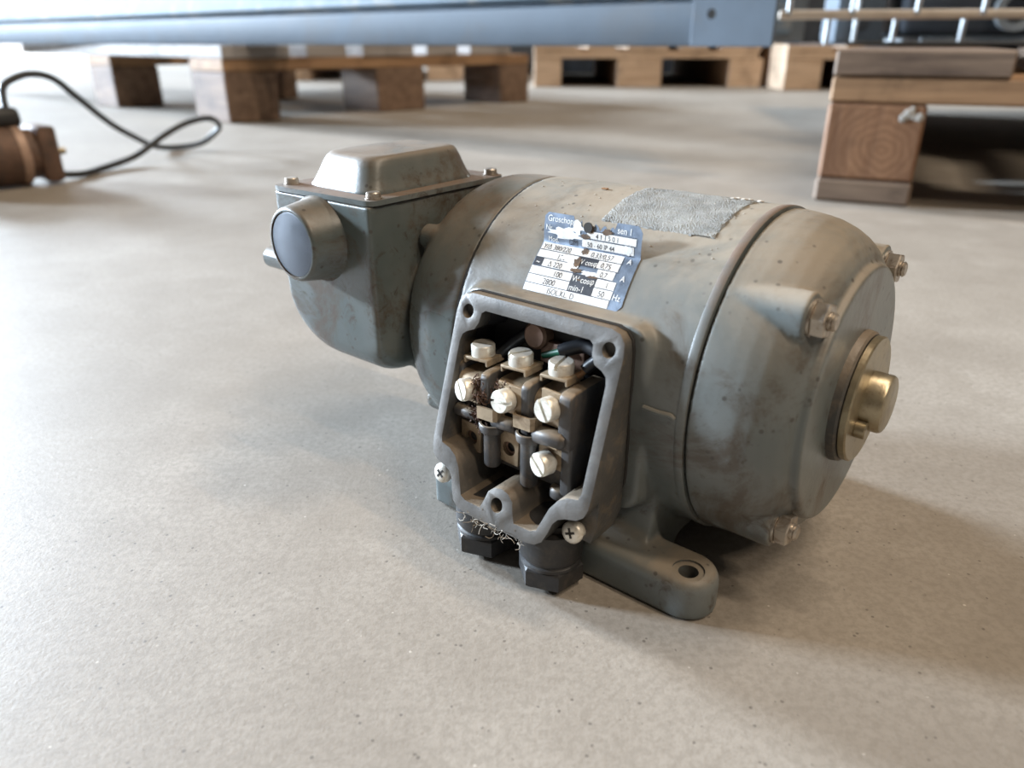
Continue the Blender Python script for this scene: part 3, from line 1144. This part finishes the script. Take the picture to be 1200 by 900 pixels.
def toplimit(u):
    e = 9.2
    if u < 1.2:
        e -= (1.2 - u) ** 1.2
    if u > UW - 3.0:
        e -= max(0, u - (UW - 1.6)) ** 1.3
    if 10.5 < u < 25.0:
        e -= 2.2 + 0.9 * math.sin(u * 2.3) + 0.5 * math.sin(u * 5.1)
    return e


np_ = MB()
t = bmesh.new()
nu = 56
rowsT = []
for i in range(nu + 1):
    u = UW * i / nu
    tl = toplimit(u)
    bl = VW - (0.4 * abs(math.sin(u * 1.7)) if u < 29 else 0) - (max(0, u - (UW - 1.6)) ** 1.3 if u > UW - 1.6 else 0)
    vs = [-tl * (1 - k / 6) for k in range(6)] + [bl * k / 10 for k in range(11)]
    rowsT.append([t.verts.new(lab(u, v)) for v in vs])
for a, b in zip(rowsT[:-1], rowsT[1:]):
    for k in range(len(a) - 1):
        t.faces.new([a[k], a[k + 1], b[k + 1], b[k]])
bmesh.ops.recalc_face_normals(t, faces=t.faces)
bmesh.ops.solidify(t, geom=list(t.faces), thickness=0.12)
np_._add(t)
plate = np_.build('nameplate', M['foil'], motor, 50)
plate['label'] = 'torn foil nameplate, upper half bent up'


def patch(mb, u0, v0, u1, v1, off, skew=0.0, n=8):
    t = bmesh.new()
    rows_ = []
    for i in range(n + 1):
        u = u0 + (u1 - u0) * i / n
        rows_.append([t.verts.new(lab(u + skew * j / 3, v0 + (v1 - v0) * j / 3, off)) for j in range(4)])
    for a, b in zip(rows_[:-1], rows_[1:]):
        for j in range(3):
            t.faces.new([a[j], a[j + 1], b[j + 1], b[j]])
    mb._add(t)


def blob(mb, cu, cv, ru, rv, off, seed, n=22):
    rg = random.Random(seed)
    t = bmesh.new()
    cen = t.verts.new(lab(cu, cv, off))
    ring = []
    for k in range(n):
        f = rg.uniform(0.6, 1.15)
        ring.append(t.verts.new(lab(cu + ru * f * math.cos(2 * PI * k / n), cv + rv * f * math.sin(2 * PI * k / n), off)))
    for k in range(n):
        t.faces.new([cen, ring[k], ring[(k + 1) % n]])
    mb._add(t)


RH = VW / 6.0
wh, dkp = MB(), MB()
for (u0, r0, u1, r1) in ((0.3, 0.06, 28.6, 0.94), (0.3, 1.04, 14.5, 1.92), (21.5, 1.04, 28.6, 1.92), (3.4, 2.02, 14.8, 2.92), (22.4, 2.02, 28.2, 2.92),
                         (0.2, 3.06, 15.0, 3.94), (23.4, 3.06, 29.6, 3.94), (0.2, 4.04, 15.0, 4.94), (23.4, 4.04, 29.6, 4.94), (0.2, 5.04, 29.4, 5.86)):
    patch(wh, u0, r0 * RH, u1, r1 * RH, 0.10)
patch(wh, 15.5, -5.5, 32.0, -3.4, 0.10)
patch(wh, 14.0, -3.0, 31.4, -0.6, 0.10)
wh.build('white_fields', M['print_white'], plate)
for (u0, r0, u1, r1) in ((0.3, 2.02, 3.2, 2.92), (14.6, 1.02, 21.4, 2.0), (15.0, 3.0, 23.2, 4.98)):
    patch(dkp, u0, r0 * RH, u1, r1 * RH, 0.10)
dkp.build('dark_fields', M['print_dark'], plate)
tornp = MB()
blob(tornp, 8.0, -3.6, 6.6, 1.9, 0.16, 1)
blob(tornp, 12.2, -6.0, 2.2, 2.0, 0.17, 2)
blob(tornp, 13.5, 5.8, 2.4, 1.6, 0.17, 5)
blob(tornp, 9.8, 4.2, 1.6, 0.8, 0.17, 15)
blob(tornp, 20.0, 7.6, 3.0, 0.9, 0.17, 9)
blob(tornp, 29.5, -1.9, 1.6, 1.5, 0.17, 10)
tornp.build('torn_paper', M['torn'], plate)
rst = MB()
blob(rst, 16.4, -6.1, 1.9, 1.3, 0.22, 3)
blob(rst, 22.4, -6.0, 2.2, 0.9, 0.22, 4)
blob(rst, 15.0, -3.7, 1.6, 0.9, 0.22, 6)
blob(rst, 14.8, 5.0, 1.5, 1.9, 0.22, 7)
blob(rst, 15.6, 7.4, 2.4, 0.8, 0.22, 8)
blob(rst, 21.6, 8.4, 1.9, 0.45, 0.22, 12)
blob(rst, 15.6, 0.9, 1.3, 1.2, 0.22, 14)
blob(rst, 17.6, 10.0, 0.8, 0.35, 0.22, 13)
rst.build('rust_stains', M['rust'], plate)
hp = MB()
hp.lathe([(0, 0), (0, 1.5), (0.5, 1.5), (0.5, 0)], lab(15.9, -6.5, 0.1), (0, -1, 0.1), 20)
hp.build('hole_shade_disc', M['slot'], plate)  # dark disc on the foil, painted as the shade of a hole


def letters(txt, u, v, size, m, off=0.16, sx=0.85, name='lettering'):
    cu_ = bpy.data.curves.new('txt', 'FONT')
    cu_.body = txt
    cu_.size = 1.0
    ob = bpy.data.objects.new('txt', cu_)
    COL.objects.link(ob)
    dg = bpy.context.evaluated_depsgraph_get()
    me = bpy.data.meshes.new_from_object(ob.evaluated_get(dg))
    bpy.data.objects.remove(ob)
    bpy.data.curves.remove(cu_)
    for vtx in me.vertices:
        q = lab(u + vtx.co.x * size * sx, v - vtx.co.y * size, off)
        vtx.co = q * 0.001
    return me, m


LET = [('Groschopp', 1.2, -6.6, 2.7, 'w'), ('sen 1', 25.6, -6.3, 2.7, 'w'), ('Nr', 0.7, -3.9, 2.4, 'w'),
       ('4 1 1 5 0 1', 18.6, -3.6, 2.1, 'd'), ('DM', 9.4, -0.5, 2.4, 'd'), ('50 - 60 IP 44', 15.8, -0.8, 2.1, 'd'),
       ('Mod.', 1.8, -0.5, 2.2, 'w'),
       ('Y/Δ 380/220', 1.0, 0.85 * RH, 2.3, 'd'), ('0,33/0,57', 18.0, 0.84 * RH, 2.4, 'd'), ('A', 30.2, 0.86 * RH, 2.5, 'w'),
       ('120', 7.4, 1.84 * RH, 2.4, 'd'), ('W cosφ', 14.9, 1.84 * RH, 2.3, 'w'), ('0,75', 22.6, 1.84 * RH, 2.4, 'd'),
       ('~', 1.0, 2.84 * RH, 2.8, 'w'), ('Δ 220', 5.4, 2.84 * RH, 2.4, 'd'), ('0,7', 23.6, 2.84 * RH, 2.3, 'd'), ('A', 30.4, 2.84 * RH, 2.5, 'w'),
       ('100', 8.6, 3.86 * RH, 2.5, 'd'), ('W cosφ', 15.4, 3.86 * RH, 2.6, 'w'), ('1', 26.6, 3.86 * RH, 2.4, 'd'),
       ('2800', 6.0, 4.86 * RH, 2.6, 'd'), ('min-1', 15.4, 4.86 * RH, 2.6, 'w'), ('50', 25.2, 4.86 * RH, 2.5, 'd'), ('Hz', 30.0, 4.90 * RH, 2.6, 'w'),
       ('ISOL.KL. D', 8.6, 5.78 * RH, 2.4, 'd')]
for key, mat_, nm in (('w', M['print_white'], 'white_lettering'), ('d', M['print_dark'], 'dark_lettering')):
    bmt = bmesh.new()
    for (txt, u, v, sz, k) in LET:
        if k != key:
            continue
        me, _ = letters(txt, u, v, sz, mat_)
        bmt.from_mesh(me)
        bpy.data.meshes.remove(me)
    me = bpy.data.meshes.new(nm)
    bmt.to_mesh(me)
    bmt.free()
    me.materials.append(mat_)
    ob = bpy.data.objects.new(nm, me)
    COL.objects.link(ob)
    ob.parent = plate
lines = MB()
for k in range(1, 6):
    patch(lines, 0.2, k * RH - 0.07, 29.2, k * RH + 0.07, 0.13)
for v in (-5.7, -3.2, -0.3):
    patch(lines, 14.5, v - 0.07, 32.0, v + 0.07, 0.13)
lines.build('ruled_lines', M['print_dark'], plate)

# small crumbs lying on the barrel
cru = MB()
rc = random.Random(5)
for k in range(60):
    p = onbarrel(rc.uniform(-80, -6), rc.uniform(80, 128), 0.05)
    cru.ball(p, rc.uniform(0.12, 0.34), 1, (1.3, 1, 0.6))
for (x, d_) in ((-14, 86), (-12.5, 85.4), (-17, 87), (-16, 85), (-9, 86)):
    cru.ball(onbarrel(x, d_, 0.3), 0.7, 1, (1.8, 0.9, 0.5))
co_ = cru.build('grit_crumbs', M['fibre'], motor, smooth=False)
co_['kind'] = 'stuff'
chp = MB()
chp.box((-1.0, -0.6, 0), (1.0, 0.6, 0.35), mat=Matrix.Translation(onbarrel(-56.5, 97, 0.1)))
co_ = chp.build('wood_chip', M['copper'], motor, smooth=False)


# ------------------------------------------------------------------ pallets
def pallet(label, loc, rz, w, dep, front, mats, deck_along='Y', bottoms=True, group=None, overhang=0.0, skip=(), runners=False, near_row=None):
    """w along local X (the side we face), dep along local Y; front = list of block spans along X"""
    p = thing('wooden_pallet', label, 'pallet', loc, rz, group)
    z0, z1, z2, z3, z4 = 0.0, 0.0235, 0.0955, 0.1195, 0.1435
    blocks_y = [(0, dep)] if runners else [(0, 0.145), (dep / 2 - 0.07, dep / 2 + 0.07), (dep - 0.145, dep)]  # full-depth runners are shaped to block low light and darken the openings
    rg = random.Random(len(label))
    for (x0, x1) in front:
        for j, (y0, y1) in enumerate(blocks_y):
            if (round(x0, 2), j) in skip:
                continue
            if near_row and x0 == 0 and j == 1:
                y0, y1 = near_row  # middle block lengthened to stop low window light under the deck
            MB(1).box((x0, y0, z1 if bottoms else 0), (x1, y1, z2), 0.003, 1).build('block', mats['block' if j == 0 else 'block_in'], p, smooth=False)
        if bottoms:
            MB(1).box((x0 - 0.001, 0.0, z0), (x1 + 0.001, dep, z1 - 0.0005), 0.003, 1).build('bottom_board', mats['bottom'], p, smooth=False)
    for j, (y0, y1) in enumerate(blocks_y):
        if (0, j) in skip:
            continue
        MB(1).box((0, y0, z2 + 0.0005), (w, y1, z3), 0.002, 1).build('stringer_board', mats['stringer'], p, smooth=False)
    x = 0.0
    for wd in (0.150, 0.10, 0.145, 0.10, 0.145, 0.10, 0.145):
        if x + wd > w + 0.01:
            break
        MB(1).box((x, -0.002 + rg.uniform(-0.002, 0.002), z3 + 0.0005), (x + wd, dep + overhang, z4), 0.002, 1).build('deck_board', mats['deck'], p, smooth=False)
        x += wd + 0.042
    return p


near = pallet('weathered wooden pallet corner with end-grain block, close on the right', (0.3125, 0.7945, 0), -0.441, 0.80, 1.2,
              [(0, 0.088), (0.35, 0.45), (0.70, 0.80)],
              {'block': M['wood_end'], 'block_in': M['wood_dark'], 'bottom': M['wood_grey'], 'stringer': M['wood_orange'], 'deck': M['wood_grey']}, near_row=(0.20, 1.05))
lump = MB(1)
rl = random.Random(4)
for k in range(12):
    lump.ball((0.0745 + rl.gauss(0, 0.005), 0.0, 0.0875 + rl.gauss(0, 0.0035)), rl.uniform(0.002, 0.0045), 2, (1, 0.5, 1))
lump.build('plaster_lump', M['plaster'], near)['label'] = 'white plaster lump stuck on the corner block'

lz = math.radians(46)
pallet('pale old wooden pallet under the steel beam on the left', (-0.565, 1.60, 0), lz, 0.88, 0.72,
       [(0, 0.115), (0.37, 0.51), (0.77, 0.88)],
       {'block': M['wood_dark'], 'block_in': M['wood_dark'], 'bottom': M['wood_dark'], 'stringer': M['wood_orange'], 'deck': M['wood_white']},
       bottoms=False, overhang=0.52, skip=((0, 1), (0.37, 1), (0.77, 1)))

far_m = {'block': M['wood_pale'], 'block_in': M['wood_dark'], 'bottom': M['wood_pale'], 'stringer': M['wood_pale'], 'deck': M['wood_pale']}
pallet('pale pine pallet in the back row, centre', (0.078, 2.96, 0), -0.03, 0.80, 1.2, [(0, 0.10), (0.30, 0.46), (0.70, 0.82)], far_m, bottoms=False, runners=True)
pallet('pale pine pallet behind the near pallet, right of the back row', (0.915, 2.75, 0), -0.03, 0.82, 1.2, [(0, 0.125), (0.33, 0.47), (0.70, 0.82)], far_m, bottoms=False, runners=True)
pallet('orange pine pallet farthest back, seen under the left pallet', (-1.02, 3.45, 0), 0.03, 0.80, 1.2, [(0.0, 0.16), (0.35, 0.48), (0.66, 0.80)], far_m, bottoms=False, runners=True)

# ------------------------------------------------------------------ steel beam across the left pallet
BW = math.atan2(-0.63, 0.78)
bx = thing('steel_beam', 'long blue-grey steel beam lying across the left pallet, holed end plate at right', 'beam', (-0.49, 1.605, 0.1445), BW)
L0, L1 = -2.0, 0.915
f = MB(1)
prof = [(0.0, 0.004), (0.0, 0.044), (0.002, 0.049), (0.006, 0.051), (0.012, 0.052), (0.07, 0.052), (0.07, 0.0), (0.006, 0.0), (0.002, 0.001)]
f.prism(prof, lambda p: Vector((L0, p[0], p[1])), lambda p: Vector((L1, p[0], p[1])))
f.build('lower_channel', M['beam'], bx)
f = MB(1)
prof = [(0.012, 0.0525), (0.012, 0.056), (0.004, 0.0575), (0.001, 0.061), (0.001, 0.128), (0.004, 0.132), (0.07, 0.132), (0.07, 0.0525)]
f.prism(prof, lambda p: Vector((L0, p[0], p[1])), lambda p: Vector((L1, p[0], p[1])))
f.build('upper_channel', M['beam_pale'], bx)
f = MB(1)
f.box((L1 + 0.0005, -0.004, 0.0), (L1 + 0.105, 0.002, 0.19), 0.001, 1)
ep = f.build('end_plate', M['beam'], bx, smooth=False)
c = MB(1)
c.cyl((L1 + 0.026, -0.05, 0.036), (L1 + 0.026, 0.05, 0.036), 0.0058, 24)
c.cyl((L1 + 0.026, -0.05, 0.086), (L1 + 0.026, 0.05, 0.086), 0.0058, 24)
cut(ep, c, 30)

dkb = thing('added_dark_box', 'added dark box behind the back-row pallets, keeps their openings black', 'dark backing', (-0.1, 4.27, 0), -0.03)  # added box, barely seen; makes the pallet openings read black
MB(1).box((0, 0, 0.0), (2.6, 0.8, 0.7), 0.01, 1).build('casing', M['dark_steel'], dkb, smooth=False)
MB(1).box((-0.01, -0.01, 0.66), (2.61, 0.81, 0.72), 0.005, 1).build('rim', M['dark_steel'], dkb, smooth=False)
# steel things resting on the far pallets
cb = thing('steel_cabinet', 'blue-grey steel cabinet standing on the centre back-row pallet', 'cabinet', (0.42, 3.02, 0.1437), -0.10)
MB(1).box((0, 0, 0), (0.62, 0.4, 0.5), 0.006, 1).build('casing', M['beam'], cb, smooth=False)
MB(1).box((0.05, -0.006, 0.03), (0.57, 0.0, 0.46), 0.003, 1).build('front_panel', M['beam_pale'], cb, smooth=False)

# ------------------------------------------------------------------ wire cage on the near pallet
cg = thing('wire_cage', 'galvanised wire mesh cage standing on the near right pallet', 'cage', (0.352, 1.11, 0.1445), -0.16)
f = MB(1)
f.box((0.15, 0.02, 0.0), (1.0, 0.9, 0.0015))
f.build('shade_sheet', M['dark_steel'], cg, smooth=False)  # added sheet, keeps lamp light from falling through the pallet deck
CW = 0.62
f = MB(1)
f.box((0, -0.005, 0.032), (CW, 0.005, 0.0435), 0.003, 2)
f.build('front_rail', M['cage_rail'], cg)
f = MB(1)
f.box((0.09, -0.005, 0.0008), (CW, 0.003, 0.006), 0.002, 1)
f.build('bottom_rail', M['dark_steel'], cg)
for k in range(8):
    x = 0.012 + 0.079 * k
    f = MB(1)
    f.tube([(x, -0.004, 0.038), (x, -0.004, 0.32)], 0.0036, 10)
    f.build('wire_rod', M['cage'], cg)
    x = 0.066 + 0.0835 * k
    if x < CW:
        f = MB(1)
        f.tube([(x, 0.010, 0.003), (x, 0.010, 0.038)], 0.0036, 10)
        f.build('wire_rod', M['cage'], cg)
f = MB(1)
f.tube([(0.112, 0.06, 0.003), (0.112, 0.06, 0.3)], 0.003, 10)
f.build('wire_rod', M['cage'], cg)
f = MB(1)
f.tube([(0.58, 0.30, 0.003), (0.58, 0.30, 0.3)], 0.0036, 10)
f.build('wire_rod', M['cage'], cg)

md = thing('machine_housing', 'dark steel machine housing with a ring flange inside the wire cage', 'machine part', (0.57, 1.22, 0.1465), -0.16)
f = MB(1)
f.box((0.0, 0.0, 0.012), (0.34, 0.22, 0.2), 0.012, 2)
f.build('casing', M['dark_steel'], md)
f = MB(1)
f.lathe([(0, 0.018), (0, 0.028), (0.012, 0.028), (0.012, 0.018), (0, 0.018)], (0.145, 0.0, 0.045), (0, -1, 0), 40)
f.build('ring_flange', M['grey_steel'], md)
f = MB(1)
f.box((0.03, 0.01, 0), (0.3, 0.2, 0.013), 0.002, 1)
f.build('base_plate', M['grey_steel'], md)
gx_ = thing('gear_casing', 'small blue-grey steel gear casing left of the dark housing in the cage', 'machine part', (0.485, 1.26, 0.1465), -0.16)
f = MB(1)
f.box((0.0, 0.0, 0.0), (0.072, 0.1, 0.14), 0.01, 2)
f.build('casing', M['beam'], gx_)
f = MB(1)
f.lathe([(0, 0), (0, 0.012), (0.008, 0.012), (0.010, 0.009), (0.010, 0)], (0.036, 0.0, 0.03), (0, -1, 0), 24)
f.build('cap', M['dark_steel'], gx_)

# ------------------------------------------------------------------ rusty motor with cable, left edge
rm = thing('rusty_motor', 'small rust-brown motor with flange lying at the left edge', 'motor', (-0.562, 0.885, 0), 0.80)
f = MB(1)
f.lathe([(-0.09, 0), (-0.09, 0.027), (-0.084, 0.030), (-0.03, 0.030), (-0.028, 0.033), (0.0, 0.033), (0.0, 0)], (0, 0, 0.0335), (1, 0, 0), 48)
f.build('body', M['rusty'], rm)
f = MB(1)
f.lathe([(0.0, 0), (0.0, 0.0335), (0.008, 0.0335), (0.010, 0.031), (0.010, 0)], (0, 0, 0.0335), (1, 0, 0), 48)
f.build('bright_band', M['rust_band'], rm)
f = MB(1)
f.lathe([(0.010, 0), (0.010, 0.027), (0.020, 0.027), (0.020, 0)], (0, 0, 0.0335), (1, 0, 0), 40)
f.build('neck', M['rusty'], rm)
f = MB(1)
f.box((0.020, -0.029, 0.004), (0.040, 0.029, 0.064), 0.004, 2)
f.build('flange', M['rusty'], rm)
f = MB(1)
f.cyl((0.039, -0.020, 0.036), (0.047, -0.020, 0.036), 0.004, 16)
f.build('flange_bolt', M['brass'], rm)
f = MB(1)
f.lathe([(-0.035, 0), (-0.035, 0.011), (0.0, 0.011), (0.003, 0.009), (0.003, 0)], (0.009, -0.004, 0.0735), (1, 0, 0), 28)
f.build('terminal_cap', M['rubber'], rm)

CP = [(-0.5655, 0.896, 0.0825), (-0.577, 0.918, 0.101), (-0.576, 0.935, 0.110), (-0.563, 0.955, 0.116), (-0.549, 0.975, 0.110), (-0.539, 1.0, 0.088), (-0.534, 1.06, 0.051),
      (-0.527, 1.11, 0.027), (-0.522, 1.15, 0.0115), (-0.510, 1.19, 0.0045), (-0.470, 1.19, 0.0105), (-0.445, 1.19, 0.0262), (-0.434, 1.18, 0.0365), (-0.430, 1.15, 0.048), (-0.437, 1.13, 0.051),
      (-0.450, 1.09, 0.047), (-0.473, 1.065, 0.0325), (-0.490, 1.045, 0.018), (-0.505, 1.03, 0.009), (-0.517, 0.98, 0.0045), (-0.520, 0.938, 0.0045), (-0.5338, 0.9166, 0.0075)]
cable = MB(1)
cable.tube(CP, 0.0040, 12, 8)
co_ = cable.build('rubber_cable', M['rubber'])
tag(co_, 'black rubber cable looping over the floor from the rusty motor', 'cable')

# a bit of straw on the floor, front left
sf = MB(1)
sf.tube([(-0.2015, 0.163, 0.0012), (-0.198, 0.165, 0.0016), (-0.1945, 0.1625, 0.0010)], 0.0008, 6, 4)
sf.tube([(-0.200, 0.1665, 0.0010), (-0.1985, 0.164, 0.0022), (-0.196, 0.160, 0.0010)], 0.0006, 6, 4)
so_ = sf.build('straw_scrap', M['straw'])
tag(so_, 'tiny orange scrap of straw on bare concrete at lower left', 'debris')
